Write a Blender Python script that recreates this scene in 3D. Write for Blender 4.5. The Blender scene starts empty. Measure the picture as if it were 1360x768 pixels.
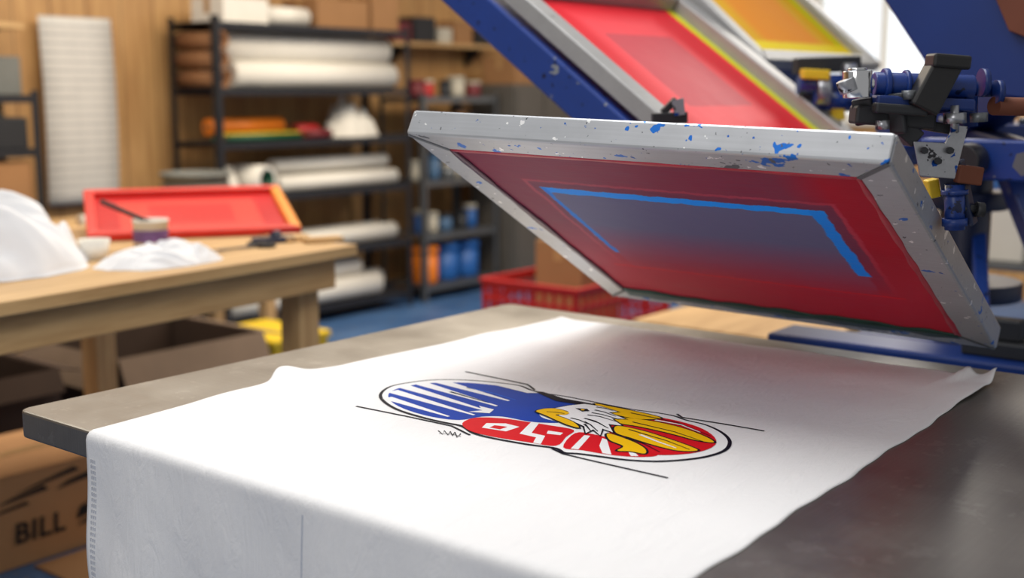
import bpy, math, random
from mathutils import Vector, Matrix, noise, geometry
random.seed(4)
COL = bpy.context.scene.collection

# ------------------------------------------------------------------ camera
CZ = 1.32; FPX = 1617.0; PITCH = math.radians(9.27); HEAD = math.radians(38.6)
cam_d = bpy.data.cameras.new("camera"); cam = bpy.data.objects.new("camera", cam_d); COL.objects.link(cam)
cam.location = (0, 0, CZ); cam.rotation_euler = (math.pi/2-PITCH, 0, HEAD-math.pi/2)
cam_d.lens = FPX*36/1360; cam_d.sensor_width = 36
cam_d.dof.use_dof = True; cam_d.dof.focus_distance = 1.53; cam_d.dof.aperture_fstop = 2.9
bpy.context.scene.camera = cam
FW = (math.cos(HEAD), math.sin(HEAD)); RT = (math.sin(HEAD), -math.cos(HEAD))
def sight(px, py):
    X = (px-680)/FPX; Y = (384-py)/FPX
    F = math.cos(PITCH)+Y*math.sin(PITCH); Z = -math.sin(PITCH)+Y*math.cos(PITCH)
    return Vector((F*FW[0]+X*RT[0], F*FW[1]+X*RT[1], Z)), F
def onz(px, py, z):          # image pixel projected onto the level plane at height z
    d, F = sight(px, py); s = (z-CZ)/d.z
    return Vector((d.x*s, d.y*s, z))
def at3(px, py, dist):  # image pixel projected out to a chosen forward distance
    d, F = sight(px, py); s = dist/F
    return Vector((d.x*s, d.y*s, CZ+d.z*s))

# ------------------------------------------------------------------ materials
def lin(c):
    o = []
    for v in c[:3]:
        v = v/255.0
        o.append(v/12.92 if v <= 0.04045 else ((v+0.055)/1.055)**2.4)
    return (*o, 1)
class NT:
    def __init__(s, name):
        s.m = bpy.data.materials.new(name); s.m.use_nodes = True
        s.t = s.m.node_tree; s.n = s.t.nodes; s.l = s.t.links
        s.b = s.n["Principled BSDF"]
    def node(s, typ, **kw):
        n = s.n.new(typ)
        for k, v in kw.items():
            setattr(n, k, v)
        return n
    def link(s, a, b): s.l.new(a, b)
    def setin(s, sock, v):
        if hasattr(v, "links"): s.link(v, sock)
        else: sock.default_value = v
    def math(s, op, a, b=None, clamp=False):
        n = s.node("ShaderNodeMath", operation=op, use_clamp=clamp)
        s.setin(n.inputs[0], a)
        if b is not None: s.setin(n.inputs[1], b)
        return n.outputs[0]
    def mix(s, f, a, b, blend='MIX'):
        n = s.node("ShaderNodeMix", data_type='RGBA', blend_type=blend)
        s.setin(n.inputs[0], f); s.setin(n.inputs[6], a); s.setin(n.inputs[7], b)
        return n.outputs[2]
    def coords(s, kind="Object"):
        return s.node("ShaderNodeTexCoord").outputs[kind]
    def pos(s): return s.node("ShaderNodeNewGeometry").outputs["Position"]
    def mapping(s, vec, scale=(1, 1, 1), rot=(0, 0, 0)):
        n = s.node("ShaderNodeMapping"); s.link(vec, n.inputs[0])
        n.inputs[3].default_value = scale; n.inputs[2].default_value = rot
        return n.outputs[0]
    def noise(s, vec, scale, detail=4, rough=.55, dist=0):
        n = s.node("ShaderNodeTexNoise"); s.link(vec, n.inputs["Vector"])
        n.inputs["Scale"].default_value = scale; n.inputs["Detail"].default_value = detail
        n.inputs["Roughness"].default_value = rough; n.inputs["Distortion"].default_value = dist
        return n.outputs["Fac"]
    def ramp(s, f, stops):
        n = s.node("ShaderNodeValToRGB"); s.link(f, n.inputs[0])
        e = n.color_ramp.elements
        while len(e) < len(stops): e.new(.5)
        for k, (p, c) in enumerate(stops):
            e[k].position = p; e[k].color = c
        return n.outputs[0]
    def bump(s, h, strength=.3, dist=.002):
        n = s.node("ShaderNodeBump"); s.link(h, n.inputs["Height"])
        n.inputs["Strength"].default_value = strength; n.inputs["Distance"].default_value = dist
        s.link(n.outputs[0], s.b.inputs["Normal"])
    def fin(s, col=None, rough=None, metal=None, **kw):
        if col is not None: s.setin(s.b.inputs["Base Color"], col)
        if rough is not None: s.setin(s.b.inputs["Roughness"], rough)
        if metal is not None: s.setin(s.b.inputs["Metallic"], metal)
        for k, v in kw.items(): s.setin(s.b.inputs[k.replace("_", " ")], v)
        return s.m
_mc = {}
def PM(name, col, rough=.6, metal=0., var=.12, scale=9, bump=.1, bscale=60, **kw):
    if name in _mc: return _mc[name]
    t = NT(name); c = lin(col); v = t.coords()
    dk = tuple(x*(1-var*1.6) for x in c[:3])+(1,); lt = tuple(min(1, x*(1+var)) for x in c[:3])+(1,)
    colr = t.mix(t.noise(v, scale), dk, lt)
    if bump: t.bump(t.noise(v, bscale), bump)
    _mc[name] = t.fin(colr, rough, metal, **kw); return _mc[name]
def wood(name, a, b, axis=0, scale=5, rough=.6):
    t = NT(name); v = t.coords(); sc = [14, 14, 14]; sc[axis] = 1.2
    mv = t.mapping(v, tuple(sc)); f = t.noise(mv, scale/3, 6, .65)
    f2 = t.noise(v, 2.5)
    c = t.ramp(f, [(.3, lin(a)), (.62, lin(b))])
    c = t.mix(t.math('MULTIPLY', f2, .3), c, lin([x*.6 for x in a]))
    t.bump(f, .25); return t.fin(c, rough)
def metalpaint(name, base, specks, metal=.55, rough=.4):
    t = NT(name); v = t.coords()
    c = t.mix(t.noise(v, 14), tuple(x*.72 for x in lin(base)[:3])+(1,), lin(base))
    sc = t.mapping(v, (1.5, 70, 70)); c = t.mix(t.math('MULTIPLY', t.noise(sc, 3), .26), c, (.05, .05, .055, 1))
    for cc, thr, scl, off, g0 in specks:
        vv = t.mapping(v); vv.node.inputs[1].default_value = (off, off*2, off*.7)
        f = t.noise(vv, scl, 3); g = t.noise(vv, scl*.15, 2)
        m = t.math('MULTIPLY', t.math('GREATER_THAN', f, thr), t.math('GREATER_THAN', g, g0))
        c = t.mix(m, c, lin(cc))
    t.bump(t.noise(v, 35), .10)
    return t.fin(c, rough, metal)
def layered(name, base, layers, wob=.004, rough=.5, dark=.25, spec=.2, transl=0):
    """painted rectangles (x0,x1,y0,y1,colour,softness,amount) in object space"""
    t = NT(name); v = t.coords(); sp = t.node("ShaderNodeSeparateXYZ"); t.link(v, sp.inputs[0])
    n1 = t.math('MULTIPLY', t.math('SUBTRACT', t.noise(v, 22, 5, .7), .5), wob*2)
    n2 = t.math('MULTIPLY', t.math('SUBTRACT', t.noise(t.mapping(v, (1.3, .8, 1)), 31, 5, .7), .5), wob*2)
    x = t.math('ADD', sp.outputs[0], n1); y = t.math('ADD', sp.outputs[1], n2)
    c = t.mix(t.noise(v, 7), lin(base), tuple(q*(1-dark) for q in lin(base)[:3])+(1,))
    streak = t.noise(t.mapping(v, (3, 60, 1)), 4, 4)
    for (x0, x1, y0, y1, cc, e, amt) in layers:
        m = t.math('MINIMUM', t.math('MINIMUM', t.math('SUBTRACT', x, x0), t.math('SUBTRACT', x1, x)),
                   t.math('MINIMUM', t.math('SUBTRACT', y, y0), t.math('SUBTRACT', y1, y)))
        m = t.math('DIVIDE', m, e, clamp=True)
        m = t.math('MULTIPLY', m, t.math('ADD', t.math('MULTIPLY', streak, .5), amt-.25), clamp=True)
        c = t.mix(m, c, lin(cc))
    t.bump(t.math('ADD', t.noise(v, 6, 3), t.math('MULTIPLY', streak, .1)), .3, .01)
    t.fin(c, rough, None, Specular_IOR_Level=spec)
    if transl:
        tr = t.node("ShaderNodeBsdfTranslucent"); t.link(c, tr.inputs[0]); mx = t.node("ShaderNodeMixShader"); mx.inputs[0].default_value = transl
        t.link(t.b.outputs[0], mx.inputs[1]); t.link(tr.outputs[0], mx.inputs[2]); t.link(mx.outputs[0], t.n["Material Output"].inputs[0])
    return t.m

# ------------------------------------------------------------------ mesh builder
class MB:
    def __init__(s): s.v = []; s.f = []; s.mi = []; s.sm = []
    def face(s, idx, m=0, sm=False): s.f.append(idx); s.mi.append(m); s.sm.append(sm)
    def box(s, c, sz, rot=None, m=0):
        b = len(s.v); c = Vector(c)
        for dx in (-.5, .5):
            for dy in (-.5, .5):
                for dz in (-.5, .5):
                    p = Vector((dx*sz[0], dy*sz[1], dz*sz[2]))
                    if rot: p = rot @ p
                    s.v.append(c+p)
        for q in ((0, 1, 3, 2), (4, 6, 7, 5), (0, 4, 5, 1), (2, 3, 7, 6), (0, 2, 6, 4), (1, 5, 7, 3)):
            s.face([b+i for i in q], m)
        return s
    def bx(s, x0, x1, y0, y1, z0, z1, m=0):
        return s.box(((x0+x1)/2, (y0+y1)/2, (z0+z1)/2), (x1-x0, y1-y0, z1-z0), None, m)
    def beam(s, p0, p1, w, h, m=0, up=(0, 0, 1)):
        p0 = Vector(p0); p1 = Vector(p1); d = (p1-p0); L = d.length; d.normalize()
        up = Vector(up); sx = d.cross(up)
        if sx.length < 1e-4: sx = d.cross(Vector((1, 0, 0)))
        sx.normalize(); u = sx.cross(d)
        R = Matrix((d, sx, u)).transposed()
        return s.box((p0+p1)/2, (L, w, h), R, m)
    def cyl(s, p0, p1, r, r2=None, seg=20, m=0, inner=0, m2=None):
        p0 = Vector(p0); p1 = Vector(p1); d = (p1-p0).normalized(); r2 = r if r2 is None else r2
        a = d.orthogonal().normalized(); b = d.cross(a)
        def ring(p, rr):
            k = len(s.v)
            for i in range(seg):
                t = 2*math.pi*i/seg; s.v.append(p+a*math.cos(t)*rr+b*math.sin(t)*rr)
            return k
        k0 = ring(p0, r); k1 = ring(p1, r2)
        for i in range(seg):
            j = (i+1) % seg; s.face([k0+i, k0+j, k1+j, k1+i], m, True)
        if inner:
            q0 = ring(p0, inner); q1 = ring(p1, inner)
            for i in range(seg):
                j = (i+1) % seg
                s.face([q0+i, q1+i, q1+j, q0+j], m if m2 is None else m2, True)
                s.face([k0+i, q0+i, q0+j, k0+j], m); s.face([k1+i, k1+j, q1+j, q1+i], m)
        else:
            s.face([k0+i for i in range(seg)][::-1], m); s.face([k1+i for i in range(seg)], m)
        return s
    def lathe(s, c, prof, seg=28, m=0, sm=True):
        c = Vector(c); b = len(s.v); n = len(prof)
        for i in range(seg):
            t = 2*math.pi*i/seg
            for (r, z) in prof: s.v.append(c+Vector((r*math.cos(t), r*math.sin(t), z)))
        for i in range(seg):
            j = (i+1) % seg
            for k in range(n-1): s.face([b+i*n+k, b+j*n+k, b+j*n+k+1, b+i*n+k+1], m, sm)
        return s
    def grid(s, fn, nu, nv, m=0, closed=False):
        b = len(s.v)
        for i in range(nu):
            for j in range(nv): s.v.append(Vector(fn(i/(nu-1), j/(nv-1))))
        for i in range(nu-1):
            for j in range(nv-1):
                s.face([b+i*nv+j, b+(i+1)*nv+j, b+(i+1)*nv+j+1, b+i*nv+j+1], m, True)
        return s
    def prism(s, pts, ext, m=0):
        b = len(s.v); n = len(pts); ext = Vector(ext)
        for p in pts: s.v.append(Vector(p))
        for p in pts: s.v.append(Vector(p)+ext)
        s.face([b+i for i in range(n)][::-1], m); s.face([b+n+i for i in range(n)], m)
        for i in range(n):
            j = (i+1) % n; s.face([b+i, b+j, b+n+j, b+n+i], m)
        return s
    def flat(s, pts, m=0):
        b = len(s.v); pts = [Vector(p) for p in pts]
        for p in pts: s.v.append(p)
        for tri in geometry.tessellate_polygon([pts]):
            a, bb, c = [pts[i] for i in tri]
            if (bb-a).cross(c-a).z < 0: tri = tri[::-1]
            s.face([b+i for i in tri], m)
        return s
    def make(s, name, mats, parent=None, world=False, bevel=0, label=None, cat=None, group=None, kind=None,
             loc=None, solid=0, subsurf=0, base=True):
        if not isinstance(mats, (list, tuple)): mats = [mats]
        xs = [p.x for p in s.v]; ys = [p.y for p in s.v]; zs = [p.z for p in s.v]
        c = Vector(((min(xs)+max(xs))/2, (min(ys)+max(ys))/2, min(zs) if (base and parent is None) else (min(zs)+max(zs))/2))
        me = bpy.data.meshes.new(name); me.from_pydata([p-c for p in s.v], [], s.f)
        for mm in mats: me.materials.append(mm)
        for i, p in enumerate(me.polygons): p.material_index = s.mi[i]; p.use_smooth = s.sm[i]
        me.update()
        o = bpy.data.objects.new(name, me); COL.objects.link(o)
        o.location = c if loc is None else Vector(loc)
        if parent:
            o.parent = parent
            if world: o.matrix_parent_inverse = PMX[parent.name].inverted()
        if bevel:
            b = o.modifiers.new("bevel", 'BEVEL'); b.width = bevel; b.segments = 2; b.limit_method = 'ANGLE'
        if solid:
            b = o.modifiers.new("solid", 'SOLIDIFY'); b.thickness = solid; b.offset = 0
        if label: o["label"] = label
        if cat: o["category"] = cat
        if group: o["group"] = group
        if kind: o["kind"] = kind
        return o
PMX = {}
def T(name, label, cat, mat=None, loc=(0, 0, 0), rz=0, group=None):
    e = bpy.data.objects.new(name, None); e.empty_display_size = .05; COL.objects.link(e)
    m = mat if mat is not None else Matrix.Translation(Vector(loc)) @ Matrix.Rotation(rz, 4, 'Z')
    e.matrix_world = m; PMX[e.name] = m.copy()
    e["label"] = label; e["category"] = cat
    if group: e["group"] = group
    return e

# ------------------------------------------------------------------ common materials
m_black = PM("black_plastic", (26, 26, 28), .45)
m_dark = PM("dark_powder_coat", (46, 48, 52), .5, .3)
m_gray = PM("grey_steel", (110, 114, 118), .4, .6)
m_silver = metalpaint("stained_silver_metal", (186, 188, 194), [((20, 70, 150), .62, 60, 2, .48), ((60, 60, 64), .66, 80, 4, .45)], metal=.8, rough=.3)
m_chrome = PM("chrome", (215, 217, 220), .15, 1.0, .05, bump=0)
m_blue = metalpaint("blue_enamel", (8, 56, 140), [((120, 125, 130), .68, 40, 1, .5), ((6, 20, 60), .64, 50, 6, .45)], metal=.0, rough=.35)
m_navy = PM("navy_enamel", (6, 42, 108), .38, .0)
m_navyd = PM("deep_navy_enamel", (10, 26, 62), .42, .0, .25)
m_white = PM("white_paper", (230, 226, 216), .7, 0, .05)
m_wcloth = PM("white_cotton", (232, 233, 236), .9, 0, .04, 20, .3, 300)
m_card = PM("cardboard", (158, 116, 76), .85, 0, .12, 5, .15, 90)
m_darkcard = PM("brown_dark_cardboard", (66, 48, 36), .85, 0, .2)
m_flap = PM("pale_flap_cardboard", (128, 108, 90), .85, 0, .12)
m_tube = PM("kraft_tube", (140, 98, 64), .8)
m_red = PM("red_plastic", (186, 34, 36), .45)
m_orange = PM("orange_vinyl", (238, 130, 30), .4)
m_green = PM("green_vinyl", (12, 84, 56), .4)
m_yellow = PM("yellow_vinyl", (225, 190, 40), .45)
m_maroon = PM("maroon_plastic", (110, 32, 40), .5)
m_bluebin = PM("blue_bin_plastic", (30, 92, 165), .45)
m_pine = wood("pine_wood", (176, 136, 86), (218, 180, 126), 0)
m_pinev = wood("pine_post_wood", (170, 130, 80), (212, 174, 122), 2)
m_rust = PM("rusty_steel", (110, 62, 44), .7, .3)
m_grayplastic = PM("grey_plastic", (110, 112, 108), .6)

# ------------------------------------------------------------------ room
def wall_mat():
    t = NT("wood_panelling"); p = t.pos(); sp = t.node("ShaderNodeSeparateXYZ"); t.link(p, sp.inputs[0])
    xy = t.math('ADD', sp.outputs[0], sp.outputs[1])
    k = t.math('FRACT', t.math('DIVIDE', xy, .2)); g = t.math('LESS_THAN', k, .035)
    pl = t.math('FLOOR', t.math('DIVIDE', xy, .2))
    wn = t.node("ShaderNodeTexWhiteNoise", noise_dimensions='1D'); t.link(pl, wn.inputs["W"])
    f = t.noise(t.mapping(p, (12, 12, 1)), 2.2, 6, .6)
    c = t.ramp(f, [(.3, lin((166, 122, 74))), (.68, lin((204, 162, 106)))])
    c = t.mix(t.math('MULTIPLY', wn.outputs[0], .3), c, lin((136, 96, 60)))
    c = t.mix(t.math('MULTIPLY', g, .65), c, lin((70, 44, 24)))
    return t.fin(c, .55)
m_wall = wall_mat()
def floor_mat():
    t = NT("painted_concrete"); p = t.pos()
    c = t.ramp(t.noise(p, 3.5, 6), [(.3, lin((48, 84, 132))), (.7, lin((80, 116, 162)))])
    c = t.mix(t.math('GREATER_THAN', t.noise(p, 18, 5), .64), c, lin((110, 114, 118)))
    t.bump(t.noise(p, 25), .1); return t.fin(c, .45)
MB().bx(-2.5, 8.1, -2.5, 5.75, -.06, 0).make("floor", floor_mat(), kind="structure")
MB().bx(-2.5, 8.1, 5.62, 5.75, 0, 2.9).make("wall_north", m_wall, kind="structure")
we = MB(); wy0, wy1, wz0, wz1 = 2.75, 3.7, 1.15, 2.3
we.bx(8.0, 8.1, -2.5, wy0, 0, 2.9).bx(8.0, 8.1, wy1, 5.62, 0, 2.9).bx(8.0, 8.1, wy0, wy1, 0, wz0).bx(8.0, 8.1, wy0, wy1, wz1, 2.9)
we.make("wall_east", m_wall, kind="structure")
w = MB()
w.bx(7.97, 8.1, wy0-.05, wy0+.03, wz0-.05, wz1+.05).bx(7.97, 8.1, wy1-.03, wy1+.05, wz0-.05, wz1+.05)
w.bx(7.96, 8.1, wy0-.05, wy1+.05, wz0-.06, wz0+.02).bx(7.97, 8.1, wy0-.05, wy1+.05, wz1-.03, wz1+.05).bx(8.0, 8.05, (wy0+wy1)/2-.02, (wy0+wy1)/2+.02, wz0, wz1)
win = w.make("window_1", m_white, kind="structure")
tp = NT("frosted_daylight_glass"); tp.fin((.8, .86, .92, 1), .4); tp.b.inputs["Emission Color"].default_value = (.86, .93, 1, 1); tp.b.inputs["Emission Strength"].default_value = .6
MB().bx(8.06, 8.07, wy0, wy1, wz0, wz1).make("window_2", tp.m, kind="structure")

# ------------------------------------------------------------------ steel table
def steel():
    t = NT("brushed_stainless"); v = t.coords()
    f = t.noise(v, 5, 6, .65); br = t.noise(t.mapping(v, (90, 1.2, 1)), 4, 4)
    br2 = t.noise(t.mapping(v, (2, 120, 1)), 3, 3); sc = t.noise(v, 26, 5, .7)
    c = t.mix(f, lin((116, 112, 106)), lin((178, 175, 169)))
    c = t.mix(t.math('MULTIPLY', br2, .38), c, lin((92, 89, 85)))
    c = t.mix(t.math('MULTIPLY', t.math('GREATER_THAN', sc, .6), .2), c, lin((192, 189, 184)))
    r = t.math('ADD', t.math('MULTIPLY', f, .26), t.math('MULTIPLY', br, .13)); r = t.math('ADD', r, .15)
    t.bump(t.math('ADD', br, t.noise(v, 14, 5)), .08)
    return t.fin(c, r, .86)
m_steel = steel()
TZ = .90
tab = T("steel_work_table", "brushed stainless steel work table with rounded corner, under white printed fabric", "table", loc=(1.34, .7, 0))
def rrect(x0, x1, y0, y1, r, z):
    pts = []
    for cx, cy, a0 in ((x1-r, y1-r, 0), (x0+r, y1-r, 90), (x0+r, y0+r, 180), (x1-r, y0+r, 270)):
        for k in range(6):
            a = math.radians(a0+k*18); pts.append((cx+r*math.cos(a), cy+r*math.sin(a), z))
    return pts
MB().prism(rrect(.82, 1.868, -.12, 1.50, .018, TZ-.037), (0, 0, .037)).make("tabletop", m_steel, tab, True, bevel=.003)
for (lx, ly) in ((.93, 1.38), (1.76, 1.38), (.93, 0), (1.76, 0)):
    MB().cyl((lx, ly, .0), (lx, ly, TZ-.037), .02).cyl((lx, ly, 0), (lx, ly, .03), .028).make("leg", m_gray, tab, True)

# ------------------------------------------------------------------ white fabric
ZT = TZ+.0020; X0 = .8245; RR = .0115
def lerp_tab(x, tab):
    if x <= tab[0][0]: return tab[0][1]
    for (a, b), (c, d) in zip(tab, tab[1:]):
        if x <= c:
            k = (x-a)/(c-a); k = k*k*(3-2*k); return b+(d-b)*k
    return tab[-1][1]
LEFT = [(-.45, 1.296), (-.02, 1.326), (.2, 1.338), (.29, 1.345), (.335, 1.366), (.385, 1.359), (.45, 1.348), (.7, 1.332), (.98, 1.314)]
def rightedge(a): return .500+.030*max(0, min(1, a/.97)) + (a*.02 if a < 0 else 0)
ALEN = .45; TOP = .968
def cloth(u, v):
    a = -ALEN+u*(ALEN+TOP)
    yl = lerp_tab(a, LEFT); yr = rightedge(a); y = yr+(yl-yr)*v
    if v < .08: y += (.08-v)*12.5*(.0018*math.sin(a*26+.5)+.0010*math.sin(a*71+1))
    yb = a
    if a > 0:   # back hem waviness
        yb = a*(1+.003*math.sin(v*7+.6)+.0022*math.sin(v*19)+.0012*math.sin(v*43)) + (a/TOP)**6*(.010*math.exp(-(v/.03)**2)-.008*math.exp(-((v-.07)/.02)**2))
    if yb >= 0:
        x = X0+yb; z = ZT
        bm = math.exp(-(TOP-a)*24)
        z += bm*.0014*(1+math.sin(v*23+1)) + math.exp(-v*34)*bm*.003*(1+math.sin(a*120+v*60))
        z += .014*math.exp(-((x-1.165)/.034)**2-((1-v)/.038)**2)
        z += .003*math.exp(-((x-1.04)/.05)**2-((1-v)/.10)**2)
        z += .011*math.exp(-((v)/.016)**2)*math.exp(-((TOP-a)/.020)**2)
        z += .012*math.exp(-((v-.05-(TOP-a)*.3)/.010)**2)*math.exp(-((TOP-a)/.06)**2)
        z += .003*math.exp(-((1-v)/.03)**2)*math.exp(-((TOP-a)/.03)**2)
        k = min(1, max(0, (.20-a)/.2)); z += k*.0035*max(0, noise.noise(Vector((x*7, y*6, 3))))
        k = min(1, max(0, (a-.62)/.15)); z += k*.006*max(0, noise.noise(Vector((x*8, y*7, 5)))+.1)
        z -= .0010*math.exp(-v*90)
        return (x, y, z)
    if yb > -RR*math.pi/2:
        t = -yb/RR; return (X0-RR*math.sin(t), y, ZT-RR*(1-math.cos(t)))
    d = -yb-RR*math.pi/2
    k = min(1, d/.25)
    x = X0-RR-k*(.011*math.sin(y*17+.5)+.008*math.sin(y*37+d*5)+.022)
    x -= .032*k*max(0, noise.noise(Vector((y*5+d*6, d*5, 9.))))
    return (x, y, ZT-RR-d)
def cloth_mat():
    t = NT("white_fabric"); v = t.coords()
    c = t.mix(t.noise(v, 3), lin((236, 236, 238)), lin((244, 244, 245)))
    wv = t.noise(v, 900, 2); wr = t.noise(t.mapping(v, (2, 5, 2)), 6, 5)
    cr = t.noise(t.mapping(v, (3, 9, 3), (0, 0, .5)), 3.5, 6, .6, 1.2)
    cr = t.math('ABSOLUTE', t.math('SUBTRACT', cr, .5))
    t.bump(t.math('ADD', t.math('ADD', t.math('MULTIPLY', wv, .12), wr), t.math('MULTIPLY', cr, 1.8)), .34, .007)
    return t.fin(c, .9, None, Sheen_Weight=.1, Specular_IOR_Level=.2)
fab = T("printed_fabric", "white fabric with colourful emblem draped over steel table edge", "fabric", loc=(1.3, .93, TZ))
MB().grid(cloth, 260, 170).make("cloth_sheet", cloth_mat(), fab, True, solid=.0008)
hm = MB()
for i in range(60):
    a = -.42+i*.007
    if a > -.04: break
    for off in (.010, .014, .018):
        u = (a+ALEN)/(ALEN+TOP); yl = lerp_tab(a, LEFT)-rightedge(a); p = Vector(cloth(u, 1-off/yl))
        hm.box(p+Vector((-.0008, 0, 0)), (.0012, .0018, .0042))
hm.make("hem_stitching", PM("thread", (212, 214, 220), .8), fab, True)
def seam(u, v):
    a = -.44+u*.415; uu = (a+ALEN)/(ALEN+TOP); yr = rightedge(a); yl = lerp_tab(a, LEFT)
    y = .9275+(v-.5)*.0026; p = Vector(cloth(uu, (y-yr)/(yl-yr))); return (p.x-.0009+.0006*abs(v-.5)*2, p.y, p.z)
MB().grid(seam, 90, 3).make("seam", PM("seam_thread", (186, 192, 208), .9), fab, True)

# print ---------------------------------------------------------------
KW = dict(Specular_IOR_Level=.15)
k_blue = PM("ink_blue", (2, 62, 170), .7, 0, .08, 30, .05, **KW); k_red = PM("ink_red", (214, 12, 30), .7, 0, .06, 30, .05, **KW)
k_yel = PM("ink_yellow", (246, 194, 0), .7, 0, .06, 30, .05, **KW); k_blk = PM("ink_black", (10, 12, 30), .7, 0, .05, 30, .05, **KW)
k_wht = PM("ink_white", (240, 241, 243), .8, 0, .02, 30, 0, **KW); k_sky = PM("ink_light_blue", (20, 92, 206), .7, 0, .08, 30, .05, **KW)
pr = MB()
def P2(pts): return [onz(x, y, ZT) for x, y in pts]
def offs(pts, d):
    n = len(pts); ar = sum(pts[i].x*pts[(i+1) % n].y-pts[(i+1) % n].x*pts[i].y for i in range(n)); sg = 1 if ar > 0 else -1
    out = []
    for i in range(n):
        a = (pts[i]-pts[i-1]).normalized(); b = (pts[(i+1) % n]-pts[i]).normalized()
        na = Vector((a.y, -a.x, 0)); nb = Vector((b.y, -b.x, 0)); m = (na+nb)
        if m.length < .2: m = na.copy()
        m.normalize(); q = max(.5, m.dot(na)); out.append(pts[i]+m*(sg*d/q))
    return out
def lay(pts, mi, z, grow=0):
    p = P2(pts) if not isinstance(pts[0], Vector) else pts
    if grow: p = offs(p, grow)
    pr.flat([(q.x, q.y, ZT+.0011+.00018*z) for q in p], mi)
def spline(pts, n=6):
    out = []; N = len(pts)
    for i in range(N):
        p0, p1, p2, p3 = [Vector((*pts[(i+k-1) % N], 0)) for k in range(4)]
        for j in range(n):
            t = j/n
            q = .5*((2*p1)+(p2-p0)*t+(2*p0-5*p1+4*p2-p3)*t*t+(-p0+3*p1-3*p2+p3)*t**3); out.append((q.x, q.y))
    return out
def stroke(pts, w, mi, z, w1=None):
    p = P2(pts); L = []; R = []; w1 = w if w1 is None else w1
    for i, q in enumerate(p):
        ww = w+(w1-w)*i/(len(p)-1)
        d = (p[min(i+1, len(p)-1)]-p[max(i-1, 0)]).normalized(); n = Vector((-d.y, d.x, 0))*ww/2
        L.append(q+n); R.append(q-n)
    for i in range(len(p)-1):
        lay([L[i], L[i+1], R[i+1], R[i]], mi, z)
# 0 blue 1 red 2 yellow 3 black 4 white 5 light blue
outer = spline([(504, 525), (516, 515), (540, 509.5), (575, 505.5), (615, 505.5), (655, 508.5), (690, 513), (706, 519), (722, 523), (760, 529), (830, 543), (878, 550), (898, 554), (912, 559), (940, 566), (962, 577),
                (971, 589), (962, 601), (930, 610), (880, 614.5), (835, 613), (795, 608), (768, 604.5), (748, 603), (736, 597), (700, 592), (655, 584), (628, 577), (612, 567.5), (590, 563), (560, 556), (528, 546), (509, 535)])
lay(P2(outer), 3, 0, .0008); lay(P2(outer), 4, 1, -.0040)
blue = spline([(516, 525), (530, 517), (562, 511), (610, 509.5), (655, 513), (700, 520.5), (745, 530), (792, 539.5), (776, 543), (756, 545), (724, 548), (716, 551), (722, 557),
               (742, 563), (706, 562), (668, 555), (640, 555), (610, 559.5), (575, 555.5), (542, 546.5), (521, 536)], 4)
lay(blue, 0, 2)
# broad slanted feather gaps
for p0, p1, a_, b_ in (((586, 508.5), (676, 534), .020, .004), ((560, 511), (660, 541), .020, .004), ((537, 515), (648, 548), .020, .004),
                       ((521, 521), (630, 553), .019, .004), ((514, 530), (596, 555), .016, .004)):
    stroke([p0, p1], a_, 4, 3, b_)
lay([(652, 512), (684, 516), (716, 524), (700, 524)], 4, 5)
lay([(636, 541), (656, 546), (650, 551), (622, 549), (641, 547)], 4, 5)
stroke([(620, 516), (655, 524), (685, 533)], .005, 5, 3, .002); stroke([(598, 522), (650, 537)], .005, 5, 3, .002)
# broken red shapes with slanted white cuts
lay(spline([(614, 564), (632, 556.5), (668, 557.5), (700, 562), (732, 567), (762, 573), (752, 582), (738, 594), (700, 589), (655, 582), (624, 574)], 4), 1, 3)
lay([(646, 564), (672, 564.5), (690, 569), (672, 575), (640, 570)], 4, 4); lay([(657, 567), (674, 569), (664, 572.5), (650, 570)], 1, 5)
lay([(706, 562), (716, 564), (706, 577), (724, 581), (718, 592), (708, 590), (712, 583), (690, 578)], 4, 4)
lay([(728, 574), (748, 577), (744, 580), (726, 578)], 4, 4)
lay(spline([(764, 577), (790, 579), (818, 586), (850, 595), (874, 606), (850, 609), (810, 606), (774, 600), (748, 596)], 4), 1, 3)
for s_ in ([(776, 580), (784, 581), (768, 599), (758, 598)], [(800, 584), (806, 586), (812, 606), (800, 604), (796, 594)], [(826, 590), (832, 592), (848, 608), (838, 608)]):
    lay(s_, 4, 4)
# right wing
r3 = spline([(806, 549), (850, 552), (900, 561), (934, 572), (951, 586), (944, 597), (915, 604.5), (870, 606), (835, 598), (812, 580), (802, 562)], 4); lay(r3, 1, 4)
ybands = ([(790, 538.5), (810, 542), (848, 549.5), (878, 557.5), (850, 559), (822, 554), (806, 549)],
          [(818, 556.5), (862, 561), (905, 570.5), (936, 582), (948, 590), (924, 587), (890, 578), (850, 569), (822, 564)],
          [(820, 568), (855, 575), (890, 586), (918, 596), (926, 601), (901, 601), (870, 594), (838, 584), (818, 577)],
          [(808, 578), (838, 588), (856, 598), (856, 605), (838, 602), (820, 601), (828, 595), (810, 587)])
for yb in ybands:
    pp = P2(spline(yb, 4)); lay(pp, 3, 5, .0030); lay(pp, 2, 6)
for s_ in ([(838, 551), (900, 564), (944, 582)], [(840, 563), (895, 576), (936, 590)], [(835, 573), (885, 588), (916, 600)], [(830, 584), (855, 592), (876, 603)]):
    stroke(s_, .0026, 3, 8, .0012)
for s_ in ([(870, 560.5), (905, 567), (930, 577)], [(850, 580), (875, 590), (898, 598)]):
    stroke(s_, .0045, 4, 8, .002)
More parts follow.
